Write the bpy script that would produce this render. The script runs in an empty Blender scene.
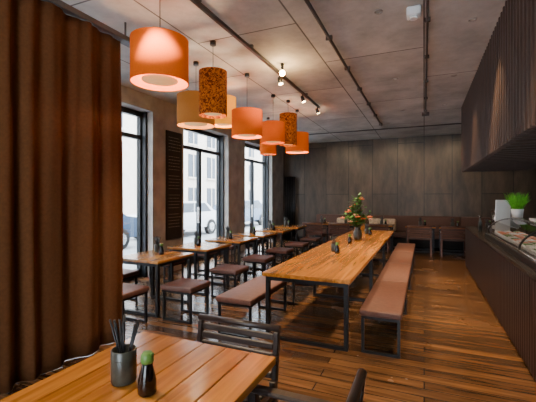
import bpy, bmesh, math, random
from mathutils import Vector, Matrix, Euler
random.seed(7)
S=bpy.context.scene
# ---------------------------------------------------------------- materials
def new_mat(name):
    m=bpy.data.materials.new(name); m.use_nodes=True
    nt=m.node_tree; b=nt.nodes['Principled BSDF']
    return m,nt,b
def mat(name,col,rough=.5,metal=0,var=.15,scale=8,bump=0,stretch=(1,1,1),emit=None,es=0,spec=.5):
    m,nt,b=new_mat(name); N=nt.nodes; L=nt.links
    tc=N.new('ShaderNodeTexCoord'); mp=N.new('ShaderNodeMapping'); mp.inputs['Scale'].default_value=stretch
    L.new(tc.outputs['Object'],mp.inputs[0])
    nz=N.new('ShaderNodeTexNoise'); nz.inputs['Scale'].default_value=scale; nz.inputs['Detail'].default_value=5
    L.new(mp.outputs[0],nz.inputs['Vector'])
    cr=N.new('ShaderNodeValToRGB')
    cr.color_ramp.elements[0].position=.3; cr.color_ramp.elements[1].position=.7
    cr.color_ramp.elements[0].color=(*[max(0,c*(1-var)) for c in col],1)
    cr.color_ramp.elements[1].color=(*[min(1,c*(1+var)) for c in col],1)
    L.new(nz.outputs['Fac'],cr.inputs[0]); L.new(cr.outputs[0],b.inputs['Base Color'])
    b.inputs['Roughness'].default_value=rough; b.inputs['Metallic'].default_value=metal
    b.inputs['Specular IOR Level'].default_value=spec
    if bump:
        bp=N.new('ShaderNodeBump'); bp.inputs['Strength'].default_value=bump; bp.inputs['Distance'].default_value=.01
        L.new(nz.outputs['Fac'],bp.inputs['Height']); L.new(bp.outputs[0],b.inputs['Normal'])
    if emit:
        b.inputs['Emission Color'].default_value=(*emit,1); b.inputs['Emission Strength'].default_value=es
    return m
def wood(name,c1,c2,axis,plank,rough=.3,pvar=.25):
    """grain along `axis` (0/1), planks of width `plank` across the other"""
    m,nt,b=new_mat(name); N=nt.nodes; L=nt.links
    tc=N.new('ShaderNodeTexCoord'); mp=N.new('ShaderNodeMapping')
    sc=[14,14,14]; sc[axis]=.9; mp.inputs['Scale'].default_value=sc
    L.new(tc.outputs['Object'],mp.inputs[0])
    sp=N.new('ShaderNodeSeparateXYZ'); L.new(tc.outputs['Object'],sp.inputs[0])
    dv=N.new('ShaderNodeMath'); dv.operation='DIVIDE'; dv.inputs[1].default_value=plank
    L.new(sp.outputs[1-axis],dv.inputs[0])
    fl=N.new('ShaderNodeMath'); fl.operation='FLOOR'; L.new(dv.outputs[0],fl.inputs[0])
    wn=N.new('ShaderNodeTexWhiteNoise'); wn.noise_dimensions='1D'; L.new(fl.outputs[0],wn.inputs['W'])
    ad=N.new('ShaderNodeVectorMath'); ad.operation='MULTIPLY_ADD'
    L.new(wn.outputs['Color'],ad.inputs[0]); ad.inputs[1].default_value=(9,9,9); L.new(mp.outputs[0],ad.inputs[2])
    nz=N.new('ShaderNodeTexNoise'); nz.inputs['Scale'].default_value=1; nz.inputs['Detail'].default_value=7; nz.inputs['Distortion'].default_value=1.2
    L.new(ad.outputs[0],nz.inputs['Vector'])
    cr=N.new('ShaderNodeValToRGB'); cr.color_ramp.elements[0].position=.32; cr.color_ramp.elements[1].position=.66
    cr.color_ramp.elements[0].color=(*c1,1); cr.color_ramp.elements[1].color=(*c2,1)
    L.new(nz.outputs['Fac'],cr.inputs[0])
    mr=N.new('ShaderNodeMapRange'); mr.inputs['To Min'].default_value=1-pvar; mr.inputs['To Max'].default_value=1+pvar*.5
    L.new(wn.outputs['Value'],mr.inputs['Value'])
    hs=N.new('ShaderNodeHueSaturation'); L.new(mr.outputs[0],hs.inputs['Value']); L.new(cr.outputs[0],hs.inputs['Color'])
    L.new(hs.outputs[0],b.inputs['Base Color'])
    b.inputs['Roughness'].default_value=rough
    bp=N.new('ShaderNodeBump'); bp.inputs['Strength'].default_value=.12; bp.inputs['Distance'].default_value=.004
    L.new(nz.outputs['Fac'],bp.inputs['Height']); L.new(bp.outputs[0],b.inputs['Normal'])
    return m
def floor_mat():
    m,nt,b=new_mat('floor_planks'); N=nt.nodes; L=nt.links
    tc=N.new('ShaderNodeTexCoord')
    br=N.new('ShaderNodeTexBrick'); br.inputs['Scale'].default_value=1
    br.inputs['Brick Width'].default_value=2.3; br.inputs['Row Height'].default_value=.13
    br.inputs['Mortar Size'].default_value=.005; br.inputs['Mortar Smooth'].default_value=.2
    br.inputs['Bias'].default_value=0; br.offset=.37
    br.inputs['Color1'].default_value=(.20,.092,.034,1); br.inputs['Color2'].default_value=(.062,.030,.015,1)
    br.inputs['Mortar'].default_value=(.006,.004,.003,1)
    L.new(tc.outputs['Object'],br.inputs['Vector'])
    mp=N.new('ShaderNodeMapping'); mp.inputs['Scale'].default_value=(1.2,16,1); L.new(tc.outputs['Object'],mp.inputs[0])
    nz=N.new('ShaderNodeTexNoise'); nz.inputs['Scale'].default_value=1.5; nz.inputs['Detail'].default_value=8; L.new(mp.outputs[0],nz.inputs['Vector'])
    n2=N.new('ShaderNodeTexNoise'); n2.inputs['Scale'].default_value=1.1; n2.inputs['Detail'].default_value=4; L.new(tc.outputs['Object'],n2.inputs['Vector'])
    mr=N.new('ShaderNodeMapRange'); mr.inputs['From Min'].default_value=.3; mr.inputs['From Max'].default_value=.7
    mr.inputs['To Min'].default_value=.42; mr.inputs['To Max'].default_value=1.45; L.new(nz.outputs['Fac'],mr.inputs['Value'])
    hs=N.new('ShaderNodeHueSaturation'); L.new(br.outputs['Color'],hs.inputs['Color']); L.new(mr.outputs[0],hs.inputs['Value'])
    L.new(hs.outputs[0],b.inputs['Base Color'])
    r2=N.new('ShaderNodeMapRange'); r2.inputs['From Min'].default_value=.3; r2.inputs['From Max'].default_value=.7
    r2.inputs['To Min'].default_value=.12; r2.inputs['To Max'].default_value=.32; L.new(n2.outputs['Fac'],r2.inputs['Value'])
    L.new(r2.outputs[0],b.inputs['Roughness'])
    bp=N.new('ShaderNodeBump'); bp.inputs['Strength'].default_value=.25; bp.inputs['Distance'].default_value=.004
    sb=N.new('ShaderNodeMath'); sb.operation='SUBTRACT'; L.new(nz.outputs['Fac'],sb.inputs[0]); L.new(br.outputs['Fac'],sb.inputs[1])
    L.new(sb.outputs[0],bp.inputs['Height']); L.new(bp.outputs[0],b.inputs['Normal'])
    return m
def panel_mat(name,c1,c2,joint,bw,bh,rough,vec='XY',stain=.5,off=0.5,joint_w=.008,strx=(1,1,1)):
    m,nt,b=new_mat(name); N=nt.nodes; L=nt.links
    tc=N.new('ShaderNodeTexCoord'); v=tc.outputs['Object']
    sp=N.new('ShaderNodeSeparateXYZ'); L.new(v,sp.inputs[0]); cb=N.new('ShaderNodeCombineXYZ')
    L.new(sp.outputs[{'X':0,'Y':1,'Z':2}[vec[0]]],cb.inputs[0]); L.new(sp.outputs[{'X':0,'Y':1,'Z':2}[vec[1]]],cb.inputs[1])
    br=N.new('ShaderNodeTexBrick'); br.inputs['Scale'].default_value=1; br.offset=off
    br.inputs['Brick Width'].default_value=bw; br.inputs['Row Height'].default_value=bh
    br.inputs['Mortar Size'].default_value=joint_w; br.inputs['Mortar Smooth'].default_value=.3
    br.inputs['Color1'].default_value=(*c1,1); br.inputs['Color2'].default_value=(*c2,1); br.inputs['Mortar'].default_value=(*joint,1)
    L.new(cb.outputs[0],br.inputs['Vector'])
    mp=N.new('ShaderNodeMapping'); mp.inputs['Scale'].default_value=strx; L.new(v,mp.inputs[0])
    nz=N.new('ShaderNodeTexNoise'); nz.inputs['Scale'].default_value=1.6; nz.inputs['Detail'].default_value=9; nz.inputs['Roughness'].default_value=.65
    L.new(mp.outputs[0],nz.inputs['Vector'])
    mr=N.new('ShaderNodeMapRange'); mr.inputs['From Min'].default_value=.32; mr.inputs['From Max'].default_value=.68
    mr.inputs['To Min'].default_value=1-stain; mr.inputs['To Max'].default_value=1+stain*.7; L.new(nz.outputs['Fac'],mr.inputs['Value'])
    hs=N.new('ShaderNodeHueSaturation'); L.new(br.outputs['Color'],hs.inputs['Color']); L.new(mr.outputs[0],hs.inputs['Value'])
    L.new(hs.outputs[0],b.inputs['Base Color']); b.inputs['Roughness'].default_value=rough
    return m
def shade_mat(name,col,es,floral=False,col2=None):
    m,nt,b=new_mat(name); N=nt.nodes; L=nt.links
    tc=N.new('ShaderNodeTexCoord')
    cr=N.new('ShaderNodeValToRGB')
    if floral:
        vo=N.new('ShaderNodeTexNoise'); vo.inputs['Scale'].default_value=16; vo.inputs['Detail'].default_value=3; vo.inputs['Distortion'].default_value=3
        L.new(tc.outputs['Object'],vo.inputs['Vector']); L.new(vo.outputs['Fac'],cr.inputs[0])
        cr.color_ramp.elements[0].position=.44; cr.color_ramp.elements[1].position=.56
    else:
        vo=N.new('ShaderNodeTexNoise'); vo.inputs['Scale'].default_value=60; L.new(tc.outputs['Object'],vo.inputs['Vector']); L.new(vo.outputs['Fac'],cr.inputs[0])
    cr.color_ramp.elements[0].color=(*(col2 or [c*.85 for c in col]),1); cr.color_ramp.elements[1].color=(*col,1)
    L.new(cr.outputs[0],b.inputs['Base Color']); L.new(cr.outputs[0],b.inputs['Emission Color']); b.inputs['Emission Strength'].default_value=es
    b.inputs['Roughness'].default_value=.9; b.inputs['Specular IOR Level'].default_value=.1
    return m
def glass_mat(name,tint=(1,1,1),f=.08):
    m=bpy.data.materials.new(name); m.use_nodes=True; nt=m.node_tree; N=nt.nodes; L=nt.links; N.clear()
    o=N.new('ShaderNodeOutputMaterial'); mx=N.new('ShaderNodeMixShader'); t=N.new('ShaderNodeBsdfTransparent'); g=N.new('ShaderNodeBsdfGlossy')
    t.inputs[0].default_value=(*tint,1); g.inputs['Roughness'].default_value=.03
    lw=N.new('ShaderNodeLayerWeight'); lw.inputs[0].default_value=.35
    mm=N.new('ShaderNodeMath'); mm.operation='MULTIPLY'; mm.inputs[1].default_value=f*6; L.new(lw.outputs['Fresnel'],mm.inputs[0])
    L.new(mm.outputs[0],mx.inputs[0]); L.new(t.outputs[0],mx.inputs[1]); L.new(g.outputs[0],mx.inputs[2]); L.new(mx.outputs[0],o.inputs[0])
    return m
M={}
M['tabletop']=wood('oak_tabletop_y',(.28,.095,.013),(.60,.235,.04),1,.155,.2)
M['steel']=mat('black_steel',(.020,.019,.020),.4,.6,.2)
M['frame']=mat('black_window_frame',(.012,.014,.018),.4,.3,.2)
M['uph']=mat('brown_upholstery',(.13,.052,.034),.6,0,.2,30,.25)
M['uphd']=mat('dark_upholstery',(.08,.036,.024),.8,0,.2,30,.2)
M['chair']=mat('dark_chair_wood',(.032,.02,.017),.38,0,.35,6,.1,(1,8,8))
M['chairr']=mat('reddish_chair_wood',(.10,.038,.022),.42,0,.35,6,.1,(1,8,8))
M['slat']=mat('dark_walnut_slats',(.055,.028,.018),.5,0,.3,4,0,(6,6,.6))
M['slat2']=mat('dark_walnut_backing',(.005,.0035,.003),.8,0,.3,4,0)
M['counter']=mat('counter_walnut',(.028,.013,.009),.42,0,.35,4,0,(6,6,.6))
M['ctop']=mat('counter_dark_stone',(.03,.024,.022),.25,0,.3,20)
M['curtain']=mat('brown_curtain_cloth',(.115,.042,.0145),.95,0,.12,40,.1,spec=.1)
M['concrete']=mat('grey_concrete',(.38,.36,.33),.8,0,.25,3,.2)
M['white']=mat('white_enamel',(.8,.8,.78),.4,0,.03)
M['black']=mat('black_plastic',(.008,.008,.009),.35,0,.2)
M['cup']=mat('glazed_stoneware',(.045,.045,.033),.3,0,.5,18)
M['soy']=mat('soy_sauce_glass',(.008,.004,.003),.08,0,.2)
M['green']=mat('green_cap',(.09,.2,.03),.4,0,.1)
M['leaf']=mat('green_leaf',(.05,.17,.02),.5,0,.4,30)
M['grass']=mat('fresh_grass',(.12,.5,.015),.5,0,.3,30)
M['flower']=mat('orange_flower',(.75,.15,.04),.6,0,.3,30)
M['flowerw']=mat('pale_flower',(.7,.36,.28),.6,0,.2,30)
M['twig']=mat('twig_brown',(.08,.045,.025),.8,0,.3)
M['conduit']=mat('galvanised_conduit',(.10,.09,.085),.5,.4,.1)
M['chalk']=mat('chalkboard_black',(.010,.010,.010),.7,0,.3)
M['chalkw']=mat('chalk_writing',(.3,.3,.28),.9,0,.1)
M['cream']=mat('cream_cushion',(.38,.29,.2),.85,0,.35,14)
M['glass']=glass_mat('window_glass',(.97,.99,1),.04)
M['glassc']=glass_mat('display_glass',(.9,.93,.95),.14)
M['floor']=floor_mat()
M['ceil']=panel_mat('concrete_ceiling',(.50,.485,.455),(.42,.41,.39),(.11,.10,.09),2.6,1.35,.75,'YX',.33,.5,.012)
M['back']=panel_mat('weathered_wall_panels',(.092,.062,.038),(.060,.041,.026),(.012,.008,.006),3.4,.82,.45,'ZX',.6,.5,.012,(2.5,2.5,.7))
M['plaster']=panel_mat('dark_plaster',(.08,.06,.046),(.07,.052,.04),(.03,.02,.02),2,2,.8,'YZ',.3)
M['tin']=mat('stainless_steel',(.5,.5,.5),.25,.9,.1)
M['fish']=mat('sushi_salmon',(.65,.2,.09),.45,0,.4,25)
M['rice']=mat('sushi_rice',(.75,.72,.66),.7,0,.1)
M['bulb']=mat('warm_bulb',(1,.8,.5),.4,0,0,emit=(1,.66,.3),es=60)
M['led']=mat('display_led_strip',(1,1,1),.4,0,0,emit=(1,.9,.78),es=9)  # glow added to brighten the display case
M['diff']=mat('shade_diffuser',(.75,.5,.25),.6,0,0,emit=(1,.55,.2),es=.6)
M['sh_orange']=shade_mat('orange_lampshade',(.68,.115,.008),.34)
M['sh_tan']=shade_mat('tan_lampshade',(.36,.135,.03),.35)
M['sh_yel']=shade_mat('amber_lampshade',(.85,.33,.01),1.1)
M['sh_flo']=shade_mat('floral_lampshade',(.42,.11,.008),.34,True,(.11,.018,.004))
M['facade']=mat('pale_facade',(.62,.55,.48),.9,0,.1,2)
M['fwin']=mat('facade_window',(.03,.045,.07),.3,0,.2,2)
M['pave']=mat('pavement',(.34,.35,.36),.9,0,.2,2)
M['car']=mat('blue_car_paint',(.06,.10,.17),.2,.2,.02)
M['car2']=mat('white_car_paint',(.7,.72,.75),.2,.0,.02)
M['tyre']=mat('tyre_rubber',(.02,.02,.02),.8,0,.1)
# ---------------------------------------------------------------- mesh builder
class B:
    def __init__(s,name): s.name=name; s.bm=bmesh.new(); s.m=[]
    def mi(s,k):
        if k not in s.m: s.m.append(k)
        return s.m.index(k)
    def _tag(s,verts,k,smooth=False):
        i=s.mi(k); fs=set(f for v in verts for f in v.link_faces)
        for f in fs: f.material_index=i; f.smooth=smooth
        return fs
    def box(s,x0,x1,y0,y1,z0,z1,k,bev=0,rot=None,piv=None,seg=1):
        r=bmesh.ops.create_cube(s.bm,size=1); vs=r['verts']
        c=Vector(((x0+x1)/2,(y0+y1)/2,(z0+z1)/2))
        for v in vs: v.co=Vector((v.co.x*(x1-x0),v.co.y*(y1-y0),v.co.z*(z1-z0)))+c
        if bev:
            es=list(set(e for v in vs for e in v.link_edges))
            r=bmesh.ops.bevel(s.bm,geom=es,offset=bev,segments=seg,affect='EDGES',profile=.5); vs=list(set(v for f in r['faces'] for v in f.verts)|set(v for v in vs if v.is_valid))
        if rot:
            bmesh.ops.rotate(s.bm,verts=vs,cent=piv or c,matrix=Euler(rot).to_matrix())
        s._tag(vs,k,bev>0.008)
        return vs
    def cyl(s,p0,p1,r,k,seg=14,r2=None,cap=True,smooth=True):
        p0=Vector(p0);p1=Vector(p1);d=p1-p0;L=d.length
        q=d.to_track_quat('Z','Y').to_matrix().to_4x4(); T=Matrix.Translation((p0+p1)/2)@q
        o=bmesh.ops.create_cone(s.bm,cap_ends=cap,segments=seg,radius1=r,radius2=r if r2 is None else r2,depth=L,matrix=T)
        fs=s._tag(o['verts'],k,smooth)
        for f in fs:
            if len(f.verts)>4: f.smooth=False
    def lathe(s,prof,c,k,seg=24):
        i=s.mi(k); rings=[]
        for r,z in prof:
            rings.append([s.bm.verts.new((c[0]+max(r,.0002)*math.cos(2*math.pi*j/seg),c[1]+max(r,.0002)*math.sin(2*math.pi*j/seg),c[2]+z)) for j in range(seg)])
        for a,b in zip(rings,rings[1:]):
            for j in range(seg):
                f=s.bm.faces.new((a[j],a[(j+1)%seg],b[(j+1)%seg],b[j])); f.material_index=i; f.smooth=True
    def ball(s,c,r,k,sc=(1,1,1),sub=2,rot=None):
        T=Matrix.Translation(c)@((Euler(rot).to_matrix().to_4x4()) if rot else Matrix.Identity(4))@Matrix.Diagonal((*sc,1))
        o=bmesh.ops.create_icosphere(s.bm,subdivisions=sub,radius=r,matrix=T); s._tag(o['verts'],k,True)
    def poly(s,pts,k,smooth=False):
        f=s.bm.faces.new([s.bm.verts.new(p) for p in pts]); f.material_index=s.mi(k); f.smooth=smooth
    def extr(s,prof,y0,y1,k,smooth=False,caps=True):
        """profile list (x,z) extruded along y"""
        i=s.mi(k); a=[s.bm.verts.new((x,y0,z)) for x,z in prof]; b=[s.bm.verts.new((x,y1,z)) for x,z in prof]; n=len(prof)
        for j in range(n):
            f=s.bm.faces.new((a[j],a[(j+1)%n],b[(j+1)%n],b[j])); f.material_index=i; f.smooth=smooth
        if caps:
            for q in (a[::-1],b):
                f=s.bm.faces.new(q); f.material_index=i
    def done(s,loc=(0,0,0),rz=0):
        bmesh.ops.recalc_face_normals(s.bm,faces=s.bm.faces[:])
        me=bpy.data.meshes.new(s.name); s.bm.to_mesh(me); s.bm.free()
        for k in s.m: me.materials.append(M[k])
        o=bpy.data.objects.new(s.name,me); S.collection.objects.link(o); o.location=loc; o.rotation_euler=(0,0,rz); return o
def inst(o,loc,rz=0,name=None):
    n=bpy.data.objects.new(name or o.name.split('.')[0],o.data); S.collection.objects.link(n); n.location=loc; n.rotation_euler=(0,0,rz); n.scale=o.scale; return n
# ---------------------------------------------------------------- room shell
H=3.6; XL=-4.95; XR=3.3; YB=12.8; YF=-3.0
b=B('floor'); b.box(XL-.45,XR+.2,YF-.2,YB+.2,-.12,0,'floor'); b.done()
b=B('ceiling'); b.box(XL-.45,XR+.2,YF-.2,YB+.2,H,H+.2,'ceil'); b.done()
b=B('wall_back'); b.box(XL-.45,XR,YB,YB+.2,0,H,'back'); b.done()
b=B('wall_right'); b.box(XR,XR+.2,YF,YB+.2,0,H,'plaster'); b.done()
HW=3.3
b=B('wall_front')
fill_wins=[(-1.9,.5)]  # opening added behind the camera to let in cool fill light
prev=XL-.45
for a,c in fill_wins+[(XR,XR)]:
    if a>prev: b.box(prev,a,YF-.2,YF,0,H,'concrete')
    prev=c
for a,c in fill_wins: b.box(a,c,YF-.2,YF,HW,H,'concrete')
b.done()
for n,(a,c) in enumerate(fill_wins):
    b=B('window_%d'%(n+11)); y0,y1=YF-.15,YF-.07  # glazing of the added fill opening
    b.box(a,a+.08,y0,y1,0.001,HW,'frame'); b.box(c-.08,c,y0,y1,0.001,HW,'frame'); b.box(a+.08,c-.08,y0,y1,0.001,.15,'frame'); b.box(a+.08,c-.08,y0,y1,HW-.1,HW,'frame')
    b.box((a+c)/2-.04,(a+c)/2+.04,y0,y1,.15,HW-.1,'frame'); b.box(a+.08,c-.08,y0+.03,y0+.038,.15,HW-.1,'glass'); b.done()
wins=[(-2.4,-.4),(.6,2.6),(3.6,5.6),(6.6,8.6),(9.6,11.7)]
b=B('wall_left'); prev=YF
for a,c in wins+[(YB,YB)]:
    if a>prev: b.box(XL-.4,XL,prev,a,0,HW,'concrete')
    prev=c
b.box(XL-.4,XL,YF,YB,HW,H,'concrete')
b.done()
for n,(a,c) in enumerate(wins):
    b=B('window_%d'%(n+1)); x0=XL-.33; x1=XL-.24
    b.box(x0,x1,a,a+.09,0,HW,'frame'); b.box(x0,x1,c-.09,c,0,HW,'frame')
    b.box(x0,x1,a+.09,c-.09,0,.16,'frame'); b.box(x0,x1,a+.09,c-.09,HW-.1,HW,'frame')
    b.box(x0,x1,a+.09,c-.09,2.75,2.83,'frame')
    mid=(a+c)/2; b.box(x0,x1,mid-.05,mid+.05,.16,2.75,'frame')
    b.box(x1,x1+.06,mid-.14,mid-.12,.95,1.35,'tin')
    b.box(x0+.04,x0+.048,a+.09,c-.09,.16,HW-.1,'glass')
    b.box(x1,x1+.1,c-.05,c-.001,0.001,HW,'frame')
    b.done()
b=B('baseboard_back'); b.box(XL,XR,YB-.02,YB-.001,0.001,.12,'slat2'); b.done()
# ---------------------------------------------------------------- exterior
b=B('street_ground'); b.box(-40,XL-.46,-25,45,-.2,-.05,'pave'); b.done()
b=B('building_facade'); b.box(-19,-18,-25,40,-.05,8.5,'facade')
for i in range(22):
    for j in range(3):
        y=-23+i*2.8; z=.5+j*2.8
        b.box(-18.02,-17.95,y,y+1.3,z,z+1.9,'fwin'); b.box(-17.95,-17.9,y+.6,y+.7,z,z+1.9,'facade')
        b.box(-18,-17.8,y-.12,y+1.42,z-.15,z-.02,'facade')
b.done()
def car(loc,rz=0,k='car'):
    b=B('parked_car')
    prof=[(-2.1,.35),(-2.15,.8),(-1.9,.95),(-1.3,1.0),(-.75,1.45),(.9,1.47),(1.6,1.05),(2.05,.98),(2.15,.6),(2.1,.35)]
    b.extr(prof,-.85,.85,k)
    b.extr([(-1.2,1.02),(-.72,1.4),(.05,1.4),(.05,1.02)],-.86,.86,'fwin'); b.extr([(.12,1.02),(.12,1.4),(.85,1.4),(1.4,1.02)],-.86,.86,'fwin')
    for x in (-1.35,1.35):
        for y in (-.8,.8):
            b.cyl((x,y-.1,.33),(x,y+.1,.33),.33,'tyre',20); b.cyl((x,y-.11,.33),(x,y+.11,.33),.19,'tin',14)
    return b.done(loc,rz)
c1=car((-9.5,7,-.05),math.pi/2); c2=car((-9.6,12.3,-.05),math.pi/2,'car2'); inst(c2,(-9.4,1.8,-.05),math.pi/2)
inst(c1,(-9.5,17.6,-.05),math.pi/2); inst(c2,(-9.5,23,-.05),math.pi/2)
sl=bpy.data.lights.new('street_sun','SUN'); sl.energy=8; sl.angle=.1; sl.color=(1,.95,.88)  # added lamp to brighten facade and street; the sky is overcast
so=bpy.data.objects.new('sun',sl); so.rotation_euler=Vector((-.8,.25,-.75)).to_track_quat('-Z','Y').to_euler(); so.location=(0,0,20); S.collection.objects.link(so)
# ---------------------------------------------------------------- tables
def table(name,x0,x1,y0,y1,h=.75,nleg=2,plank=.155,top=.035,ins=.03):
    cx,cy=(x0+x1)/2,(y0+y1)/2; w=x1-x0; l=y1-y0
    b=B(name); n=max(2,round(w/plank)); pw=w/n
    for i in range(n):
        b.box(-w/2+i*pw+.0015,-w/2+(i+1)*pw-.0015,-l/2,l/2,h-top,h,'tabletop',.003)
    t=.022
    ys=[-l/2+ins+t+(l-2*ins-2*t)*i/(nleg-1) for i in range(nleg)]
    for y in ys:
        for sx in (-1,1):
            x=sx*(w/2-.03-t); b.box(x-t,x+t,y-t,y+t,0.001,h-top,'steel')
        b.box(-w/2+.03+2*t,w/2-.03-2*t,y-t,y+t,h-top-.045,h-top,'steel')
        b.box(-w/2+.03+2*t,w/2-.03-2*t,y-t,y+t,.001,.035,'steel')
    for sx in (-1,1):
        x=sx*(w/2-.03-t)
        for a,c in zip(ys,ys[1:]): b.box(x-t*.8,x+t*.8,a+t,c-t,h-top-.045,h-top,'steel')
    return b.done((cx,cy,0))
table('communal_dining_table',-1.68,-.69,3.68,9.44,nleg=4,top=.045)
table('dining_table',-1.63,-.72,-.3,1.757,top=.04,ins=.35)
def bench(name,x0,x1,y0,y1,h=.45,nleg=2,cush=.065):
    cx,cy=(x0+x1)/2,(y0+y1)/2; w=x1-x0; l=y1-y0
    b=B(name); t=.014
    nc=max(1,round(l/1.45)); cl=l/nc
    for i in range(nc):
        b.box(-w/2,w/2,-l/2+i*cl+.003,-l/2+(i+1)*cl-.003,h-cush,h,'uph',.018,seg=3)
    b.box(-w/2+.02,w/2-.02,-l/2+.02,l/2-.02,h-cush-.025,h-cush,'steel')
    ys=[-l/2+.05+(l-.1)*i/(nleg-1) for i in range(nleg)]
    for y in ys:
        for sx in (-1,1):
            x=sx*(w/2-.03); b.box(x-t,x+t,y-t,y+t,0.001,h-cush-.025,'steel')
        b.box(-w/2+.03+t,w/2-.03-t,y-t,y+t,.001,.026,'steel')
    return b.done((cx,cy,0))
bench('long_bench',-.61,-.2,3.72,9.55,nleg=5)
bench('bench',-2.22,-1.76,3.55,4.75)
bench('bench',-2.22,-1.76,5.0,6.3)
bench('bench',-2.22,-1.76,6.6,7.9)
bench('bench',-2.22,-1.76,8.1,9.4)
tys=[3.72,4.88,6.0,7.1,8.25,9.4]
t0=None
for y in tys:
    if t0 is None: t0=table('square_dining_table',-4.0,-3.2,y,y+.8,plank=.16)
    else: inst(t0,(-3.6,y+.4,0))
s0=bench('upholstered_stool',-.24,.24,-.24,.24,h=.46); s0.location=(-2.9,3.92,0)
for y in tys[1:]: inst(s0,(-2.9,y+.2,0))
for y in tys: inst(s0,(-4.3,y+.35,0))
inst(s0,(-3.46,3.36,0))
# ---------------------------------------------------------------- chairs
def armchair(name,k,loc,rz):
    b=B(name); w=.29
    for sx in (-1,1):
        x=sx*w
        b.box(x-.02,x+.02,.2,.25,0.001,.63,k,.004)
        b.box(x-.02,x+.02,-.27,-.22,0.001,.5,k,.004)
        b.box(x-.018,x+.018,-.285,-.245,.48,.80,k,.006,rot=(.12,0,0),piv=Vector((x,-.25,.48)))
        b.box(x-.03,x+.03,-.27,.27,.63,.655,k,.008)
        b.ball((x,.27,.642),.022,k,(1.3,.8,.7))
        b.box(x-.015,x+.015,-.22,.2,.4,.44,k)
        b.box(x-.012,x+.012,-.22,.2,.12,.15,k)
    for i in range(7):
        y=-.2+i*.066; b.box(-w+.015,w-.015,y-.026,y+.026,.44,.462,k,.004)
    for i in range(5):
        z=.52+i*.06; yy=-.262-(z-.48)*.12
        b.box(-w+.018,w-.018,yy-.011,yy+.011,z-.021,z+.021,k,.006,rot=(.12,0,0))
    yy=-.262-.33*.12-.005
    b.cyl((-w-.02,yy,.815),(w+.02,yy,.815),.021,k,12)
    b.box(-w+.02,w-.02,.2,.235,.39,.43,k)
    return b.done(loc,rz)
ch=armchair('slatted_armchair','chair',(-1.13,1.78,0),math.pi); ch.scale=(.97,1,.945)
o=inst(ch,(-.56,1.32,0),math.pi/2); o.scale=(1,1,1)
cr=armchair('wooden_armchair','chairr',(-.12,10.75,0),0)
for p in [(.72,10.78),(1.6,10.78)]: inst(cr,(*p,0),0)
inst(cr,(-2.3,10.75,0),0); inst(cr,(-3.1,10.75,0),0)
table('square_dining_table',-.5,.3,11.1,11.85,plank=.16)
table('square_dining_table',.38,1.12,11.1,11.85,plank=.16)
table('square_dining_table',1.25,2.0,11.1,11.85,plank=.16)
table('square_dining_table',-2.65,-1.95,11.1,11.85,plank=.16)
table('square_dining_table',-3.5,-2.75,11.1,11.85,plank=.16)
table('square_dining_table',-1.6,-.85,11.1,11.85,plank=.16)
inst(cr,(-1.22,10.75,0),0)
b=B('banquette_sofa'); b.box(-3.6,2.2,12.15,12.72,.02,.3,'slat2'); 
for i in range(5):
    w_=1.16; b.box(-3.6+i*w_+.005,-3.6+(i+1)*w_-.005,12.1,12.6,.3,.45,'uphd',.03,seg=3); b.box(-3.6+i*w_+.005,-3.6+(i+1)*w_-.005,12.6,12.74,.45,.98,'uphd',.03,seg=3)
b.done()
b=B('throw_cushions')
for i,x in enumerate([-2.6,-2.05,-1.5,-1.05]):
    b.box(x-.21,x+.21,12.4,12.54,.47,.88,'cream' if i!=1 else 'sh_tan',.06,rot=(-.15,0,.1*(-1)**i),seg=3)
b.done()
# ---------------------------------------------------------------- curtain
b=B('curtain'); n=420; y0,y1=.7,3.05; zt=3.362
def fold(t,z):
    u=t*(y1-y0)
    f=math.sin(u*24+1.6*math.sin(u*5.1)+.25*z)+.6*math.sin(u*13.3+1.1+.35*math.sin(z*1.3))+.45*math.sin(u*41+2*math.sin(u*3.3))*(.5+.5*z/zt)
    return -3.14+.026*f*(1.35-.5*z/zt)+.015*math.sin(u*3+z*.9)
nz=18; rows=[]
for j in range(nz+1):
    z=.004+(zt-.004)*j/nz; rows.append([b.bm.verts.new((fold(i/n,z),y0+(y1-y0)*i/n+.012*math.sin(i*.09+z*1.2),z)) for i in range(n+1)])
mi=b.mi('curtain')
for j in range(nz):
    for i in range(n):
        f=b.bm.faces.new((rows[j][i],rows[j][i+1],rows[j+1][i+1],rows[j+1][i])); f.smooth=True; f.material_index=mi
o=b.done(); md=o.modifiers.new('s','SOLIDIFY'); md.thickness=.004
b=B('curtain_rail'); b.box(-3.2,-3.08,.5,3.35,3.366,3.42,'conduit')
for y in (.8,1.9,3.1): b.cyl((-3.14,y,3.42),(-3.14,y,3.6),.012,'conduit')
b.box(-3.17,-3.11,3.3,3.35,3.05,3.366,'white',.005)
b.done()
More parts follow.
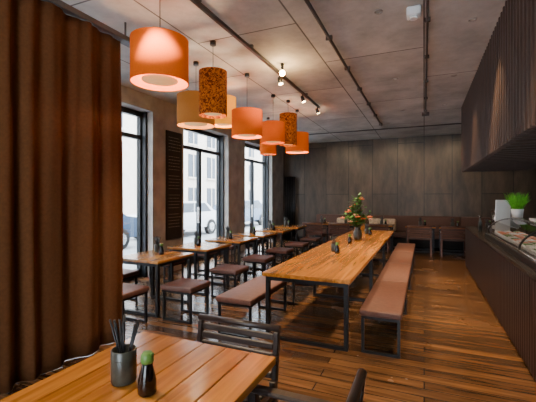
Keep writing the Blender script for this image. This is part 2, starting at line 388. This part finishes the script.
# ---------------------------------------------------------------- pendant lamps
def pendant(px,d,pyc,D,hpx,k):
    a=(px-268)/357; u=a*d; X=.916*u-.4*d; Y=.4*u+.916*d; Z=1.6+(197-pyc)*d/357; h=hpx*d/357; R=D/2
    b=B('pendant_lamp'); seg=48
    b.lathe([(R-.006,-h/2),(R,-h/2),(R,h/2),(R-.006,h/2),(R-.006,-h/2)],(0,0,0),k,seg)
    b.lathe([(0,-h/2+.035),(R*.62,-h/2+.035),(R*.62,-h/2+.025),(0,-h/2+.025)],(0,0,0),'diff',32)
    for i in range(3):
        t=i*2.094; b.cyl((0,0,h/2-.02),(math.cos(t)*(R-.006),math.sin(t)*(R-.006),h/2-.02),.004,'steel',6)
    b.cyl((0,0,h/2-.16),(0,0,h/2-.02),.022,'black'); b.ball((0,0,h/2-.2),.045,'bulb')
    b.cyl((0,0,h/2-.02),(0,0,H-Z-.05),.004,'black',8); b.cyl((0,0,H-Z-.05),(0,0,H-Z),.04,'black',16)
    b.done((X,Y,Z))
    l=bpy.data.lights.new('pendant_glow','POINT'); l.energy=34*D/.5; l.color=(1,.76,.48); l.shadow_soft_size=.05
    o=bpy.data.objects.new('pendant_light',l); o.location=(X,Y,Z+h/2-.30 if h>.4 else Z); S.collection.objects.link(o)
for a in [(160,3.5,62,.55,43,'sh_orange'),(213,4.6,94,.36,44,'sh_flo'),(196,5.3,111,.55,30,'sh_tan'),(224,6.3,112,.42,28,'sh_yel'),
          (247,5.8,124,.50,26,'sh_orange'),(273,7.0,133,.47,20,'sh_orange'),(288,7.4,130,.36,31,'sh_flo'),(297,8.2,143,.53,19,'sh_orange'),(268,9.0,147,.42,15,'sh_orange')]: pendant(*a)
# ---------------------------------------------------------------- ceiling services
def spot_head(b,x,y,aim):
    b.cyl((x,y,H-.07),(x,y,H-.12),.008,'black'); p=Vector((x,y,H-.15)); d=(Vector(aim)-p).normalized()
    b.cyl(p-d*.04,p+d*.07,.03,'black',16,.038,cap=True); b.cyl(p+d*.0705,p+d*.073,.034,'bulb',16)
    return p+d*.09,d
def spot(p,d,e,ang=85,col=(1,.74,.45)):
    l=bpy.data.lights.new('track_spot','SPOT'); l.energy=e; l.color=col; l.spot_size=math.radians(ang); l.spot_blend=.6; l.shadow_soft_size=.04
    o=bpy.data.objects.new('track_spot_light',l); o.location=p; o.rotation_euler=Vector(d).to_track_quat('-Z','Y').to_euler(); S.collection.objects.link(o)
b=B('track_light_rail'); x=-2.09; b.box(x-.02,x+.02,.4,7.6,H-.07,H-.03,'black'); k=.6
while k<7.6: b.box(x-.03,x+.03,k,k+.04,H-.03,H-.001,'conduit'); k+=1.2
for y,aim,e in [(1.2,(-1.2,1.2,.75),270),(2.2,(-2.3,3.6,.4),260),(5.25,(-1.3,5.0,.75),350),(6.4,(-1.2,6.6,.75),280),(7.4,(-1.3,8.2,.75),280)]:
    p,d=spot_head(b,x,y,aim); spot(p,d,e,62)
b.done()
b=B('ceiling_conduit'); b.cyl((-1.08,.5,H-.03),(-1.08,10.3,H-.03),.02,'conduit',10)
for i in range(9): b.box(-1.12,-1.04,.9+i*1.15,.93+i*1.15,H-.05,H-.001,'conduit')
b.done()
b=B('ceiling_conduit'); b.cyl((.03,.5,H-.025),(.03,9.2,H-.025),.015,'conduit',10)
for i in range(8): b.box(-.005,.065,.9+i*1.15,.93+i*1.15,H-.045,H-.001,'conduit')
b.box(-.05,.11,9.2,9.32,H-.07,H-.001,'conduit'); b.done()
b=B('ceiling_conduit'); b.cyl((-4.6,10.9,H-.02),(2.8,10.9,H-.02),.016,'conduit',10); b.done()
b=B('smoke_detector'); b.box(-.17,-.03,4.02,4.16,H-.09,H-.001,'white',.01); b.cyl((-.1,4.09,H-.115),(-.1,4.09,H-.09),.04,'white'); b.done()
b=B('recessed_downlights')
for x,y,aim,e in ((.5,2.6,(.3,3.2,0),190),(.5,4.6,(.3,4.8,0),290),(.45,6.6,(.2,6.8,0),290),(.4,8.6,(.2,8.8,0),190),(-.45,4.0,(-.4,4.6,.4),150),(-.45,6.4,(-.4,6.8,.4),150),
                  (-.45,8.8,(-.4,9.0,.4),140),(-2.8,10.2,(-2.7,12.7,1.9),120),(-.9,10.2,(-.8,12.7,1.9),120),(.9,10.2,(1.0,12.7,1.9),120)):  # last three are added to wash the back wall with light
    b.lathe([(.03,0),(.045,-.004),(.045,-.012),(.032,-.012),(.03,-.002)],(x,y,H),'concrete',20)
    p=Vector((x,y,H-.03)); spot(p,Vector(aim)-p,e,70)
b.done()
b=B('bare_ceiling_bulb'); b.cyl((-1.95,5.0,H),(-1.95,5.0,H-.1),.02,'black'); b.ball((-1.95,5.0,H-.14),.045,'bulb'); b.done()
l=bpy.data.lights.new('bulb_glow','POINT'); l.energy=36; l.color=(1,.6,.25); l.shadow_soft_size=.05
o=bpy.data.objects.new('bulb_light',l); o.location=(-1.95,5.0,H-.22); S.collection.objects.link(o)
# ---------------------------------------------------------------- slatted canopy
b=B('slatted_canopy'); xs=.76; z0=2.15
y=-.5
while y<9.05:
    b.box(xs,xs+.07,y,y+.04,z0,H-.002,'slat'); y+=.12
b.box(xs+.075,xs+.11,-.5,9.05,z0+.03,H-.002,'slat2')
b.box(xs+.11,1.95,9.02,9.05,z0+.03,H-.002,'slat')
y=-.5
while y<9.05:
    b.box(xs+.07,1.95,y,y+.04,z0,z0+.05,'slat'); y+=.24
b.box(xs+.11,1.95,-.5,9.02,z0+.08,z0+.1,'slat2')
b.done()
# ---------------------------------------------------------------- counter
b=B('bar_counter'); xc=.87
b.box(xc+.03,1.62,-.5,9.35,.08,.89,'slat2'); b.box(xc+.08,1.6,-.45,9.3,0.001,.08,'black')
y=-.5
while y<9.33: b.box(xc,xc+.03,y,y+.075,.03,.89,'counter',.003); y+=.083
b.box(xc-.02,1.68,-.52,9.38,.89,.93,'ctop',.005)
b.done()
b=B('back_bar_shelving'); b.box(2.7,3.28,0,8.6,0.001,.95,'slat'); b.box(2.95,3.28,0,8.6,1.5,1.53,'slat'); b.box(2.95,3.28,0,8.6,1.95,1.98,'slat')
for i in range(40):
    y=.3+i*.2
    for z in (.95,1.53):
        r=random.uniform(.03,.045); h=random.uniform(.2,.32); b.lathe([(0,0),(r,0),(r,h*.6),(r*.35,h*.75),(r*.35,h),(0,h)],(3.1,y,z+.001),random.choice(['soy','cup','tin','green']),12)
b.done()
b=B('sushi_display_case'); Y0,Y1=2.6,6.85; zb=.932
b.box(.92,1.52,Y0,Y1,zb,zb+.07,'black',.004)
prof=[]; nA=12
for i in range(nA+1):
    t=i/nA*math.pi/2; prof.append((1.30-.35*math.cos(t)*1.0,zb+.07+.26*math.sin(t)))
i_=b.mi('glassc')
va=[b.bm.verts.new((x,Y0+.02,z)) for x,z in prof]; vb=[b.bm.verts.new((x,Y1-.02,z)) for x,z in prof]
for j in range(nA):
    f=b.bm.faces.new((va[j],va[j+1],vb[j+1],vb[j])); f.smooth=True; f.material_index=i_
b.box(1.28,1.5,Y0,Y1,zb+.325,zb+.35,'tin',.003)
b.box(1.36,1.39,Y0+.05,Y1-.05,zb+.312,zb+.324,'led')  # added light strip, brightens the case from inside
for y in (Y0,(Y0+Y1)/2,Y1-.02):
    pts=[(x,z) for x,z in prof]; inner=[(1.30-.33*math.cos(i/nA*math.pi/2),zb+.07+.24*math.sin(i/nA*math.pi/2)) for i in range(nA+1)][::-1]
    b.extr(pts+inner,y,y+.02,'black')
    b.box(1.47,1.5,y,y+.02,zb+.07,zb+.325,'black')
b.cyl((.95,Y0,zb+.08),(.95,Y1,zb+.08),.012,'tin')
b.box(1.0,1.45,Y0+.05,Y1-.05,zb+.075,zb+.09,'tin')
for i in range(26):
    y=Y0+.15+i*.155
    for x in (1.08,1.2,1.32):
        b.box(x-.04,x+.04,y-.05,y+.03,zb+.092,zb+.12,'rice',.01); b.box(x-.042,x+.042,y-.055,y+.035,zb+.12,zb+.135,random.choice(['fish','fish','green','rice']),.005)
b.done()
zt_=zb+.351
b=B('menu_stand'); b.box(-.13,.13,-.05,.05,0,.02,'white'); b.box(-.12,.12,-.008,.008,.02,.62,'white',.003,rot=(.05,0,0)); b.done((1.2,7.02,.931),.35)
b=B('potted_grass'); b.lathe([(0,0),(.07,0),(.085,.13),(.078,.13),(.07,.11),(0,.11)],(0,0,0),'white',24)
for i in range(300):
    a=random.uniform(0,6.28); r=random.uniform(0,.065); h=random.uniform(.15,.29); ln=random.uniform(.01,.15)
    p=Vector((r*math.cos(a),r*math.sin(a),.11)); q=p+Vector((math.cos(a)*ln,math.sin(a)*ln,h)); m_=(p+q)/2+Vector((0,0,.02))
    b.cyl(p,m_,.004,'grass',4,.0035,cap=False); b.cyl(m_,q,.0035,'grass',4,.0004,cap=False)
o=b.done((1.33,6.65,zt_))
b=B('serving_tray'); b.box(-.1,.1,-.22,.22,0,.012,'white',.004); 
for s_ in (-1,1): b.box(s_*.1-.006,s_*.1+.006,-.22,.22,.012,.035,'white',.003); b.box(-.094,.094,s_*.22-.006,s_*.22+.006,.012,.035,'white',.003)
b.done((1.4,5.6,zt_))
b=B('espresso_machine'); b.box(-.18,.18,-.25,.25,0,.08,'black',.01); b.box(-.02,.18,-.25,.25,.08,.36,'tin',.02); b.box(-.18,.18,-.25,.25,.36,.42,'tin',.015)
for y in (-.12,.12): b.cyl((-.1,y,.36),(-.1,y,.28),.03,'black'); b.cyl((-.1,y,.3),(-.24,y,.29),.012,'black')
b.done((1.42,8.3,.931),math.pi)
def bottle(name,loc,k,cap,h=.24,r=.035):
    b=B(name); b.lathe([(0,0),(r,0),(r,h*.55),(r*.4,h*.75),(r*.4,h*.88),(0,h*.88)],(0,0,0),k,18); b.cyl((0,0,h*.86),(0,0,h),r*.48,cap,14); return b.done(loc)
bottle('sauce_bottle',(1.1,7.6,.931),'soy','green'); bottle('sauce_bottle',(1.2,7.9,.931),'soy','black'); bottle('glass_bottle',(1.02,8.2,.931),'cup','tin',.3)
b=B('cutlery_box'); b.box(-.12,.12,-.12,.12,0,.015,'chair')
for s_ in (-1,1): b.box(s_*.12-.006,s_*.12+.006,-.12,.12,.0,.12,'chair'); b.box(-.12,.12,s_*.12-.006,s_*.12+.006,.0,.12,'chair')
for i in range(10): b.box(-.1+i*.02,-.092+i*.02,-.09,.09,.015,.17,'white')
b.done((1.2,7.32,.931))
# ---------------------------------------------------------------- table-top things
def cup(loc,r=.05,h=.125,n=16,sl=.2):
    b=B('chopstick_cup'); b.lathe([(0,0),(r*.93,0),(r,.01),(r,h-.004),(r-.003,h),(r-.007,h-.004),(r-.008,.012),(0,.012)],(0,0,0),'cup',32)
    b.lathe([(r+.0006,h*.72),(r+.0016,h*.74),(r+.0006,h*.76)],(0,0,0),'cup',32)
    for i in range(n):
        a=random.uniform(0,6.28); q=random.uniform(.1,.9)*(r-.012); p0=Vector((-math.cos(a)*q*.6,-math.sin(a)*q*.6,.014)); t=random.uniform(.3,1.0)
        p1=p0+Vector((math.cos(a)*t*.085,math.sin(a)*t*.085,sl+random.uniform(0,.03)))
        rr=math.hypot(*(p0+(p1-p0)*((h-.014)/(p1.z-.014))).xy)
        if rr>r-.012: 
            f_=(r-.014)/rr; p0=Vector((p0.x*f_,p0.y*f_,p0.z)); p1=Vector((p1.x*f_,p1.y*f_,p1.z))
        b.cyl(p0,p1,.0028,'black',6,.004)
    return b.done(loc)
def soy(loc,s=1):
    b=B('soy_sauce_bottle'); b.lathe([(0,0),(.034,0),(.037,.006),(.036,.05),(.028,.085),(.022,.11),(.019,.125),(0,.125)],(0,0,0),'soy',28)
    b.lathe([(0,.122),(.024,.122),(.026,.128),(.025,.15),(.018,.163),(0,.165)],(0,0,0),'green',24)
    b.cyl((.015,0,.155),(.03,0,.162),.005,'green',8)
    o=b.done(loc); o.scale=(s,s,s); return o
T=.752
cup((-1.27,1.245,T),.056,.15,20,.25); soy((-1.10,1.21,T),1.08)
c_=cup((-3.75,4.35,T)); s_=soy((-3.55,4.2,T))
for y in tys[1:]: inst(c_,(-3.75,y+.5,T)); inst(s_,(-3.6,y+.35,T))
inst(s_,(-1.2,5.35,T)); inst(c_,(-1.28,5.5,T)); inst(s_,(-1.1,8.2,T)); inst(c_,(-1.2,8.4,T)); inst(s_,(-1.25,6.6,T))
for x in (-.1,.75,1.6,-1.2,-2.3,-3.1): inst(c_,(x,11.5,T)); inst(s_,(x+.12,11.45,T))
b=B('flower_arrangement'); b.lathe([(0,0),(.06,0),(.085,.06),(.09,.13),(.06,.2),(.05,.24),(.062,.26),(.052,.258),(.04,.235),(0,.2)],(0,0,0),'cup',28)
for i in range(50):
    a=random.uniform(0,6.28); hh=random.uniform(.12,.66); sp_=random.uniform(.04,.32)*(1.15-.85*(hh-.12)/.55)
    p0=Vector((0,0,.22)); p2=Vector((math.cos(a)*sp_,math.sin(a)*sp_,.24+hh)); p1=(p0+p2)/2+Vector((math.cos(a)*.02,math.sin(a)*.02,.0))
    b.cyl(p0,p1,.004,'twig',5,.003); b.cyl(p1,p2,.003,'twig',5,.002)
    for j in range(13):
        t=random.uniform(.3,1); q=p0.lerp(p2,t); aa=random.uniform(0,6.28); el=random.uniform(-.3,.9)
        dr=Vector((math.cos(aa)*math.cos(el),math.sin(aa)*math.cos(el),math.sin(el))); sd=dr.cross(Vector((0,0,1))).normalized()
        L_=random.uniform(.07,.12); b.poly([q,q+dr*L_*.5+sd*L_*.28,q+dr*L_,q+dr*L_*.5-sd*L_*.28],'leaf')
    if i%3==0:
        k=random.choice(['flower','flower','flowerw'])
        for j in range(6):
            aa=j*1.047; b.ball(p2+Vector((math.cos(aa)*.026,math.sin(aa)*.026,0)),.027,k,(1,.7,.6),1,(0,0,aa))
        b.ball(p2+Vector((0,0,.01)),.016,'flowerw',sub=1)
b.done((-1.2,7.15,T))
b=B('chalkboard_menu'); x=XL+.004
b.box(x,x+.025,5.98,6.5,.7,3.0,'chalk',.003)
random.seed(3)
for i in range(30):
    z=2.86-i*.068; 
    if i%6==5: continue
    y=6.05
    while y<6.4:
        w=random.uniform(.02,.07); b.box(x+.0255,x+.0268,y,y+w,z,z+.012,'chalkw'); y+=w+.02
b.done()
b=B('column_radiator')
for i in range(6): b.cyl((-4.78+i*.07,12.6,.15),(-4.78+i*.07,12.6,2.35),.027,'black',10)
for z in (.2,1.2,2.3): b.box(-4.81,-4.4,12.63,12.66,z,z+.05,'black')
for x in (-4.78,-4.43): b.cyl((x,12.6,.001),(x,12.6,.16),.018,'black',8); b.cyl((x,12.64,1.2),(x,12.78,1.2),.012,'black',8)
b.done()
# ---------------------------------------------------------------- world
w=bpy.data.worlds.new('overcast_sky'); S.world=w; w.use_nodes=True
bg=w.node_tree.nodes['Background']; bg.inputs[0].default_value=(.83,.91,1,1); bg.inputs[1].default_value=16.0
# ---------------------------------------------------------------- camera
cd=bpy.data.cameras.new('camera'); cd.lens=24; cd.sensor_width=36; cd.shift_y=-.0075; cd.clip_start=.05
co=bpy.data.objects.new('camera',cd); co.location=(0,0,1.6); co.rotation_euler=(math.pi/2,0,math.radians(23.6)); S.collection.objects.link(co); S.camera=co
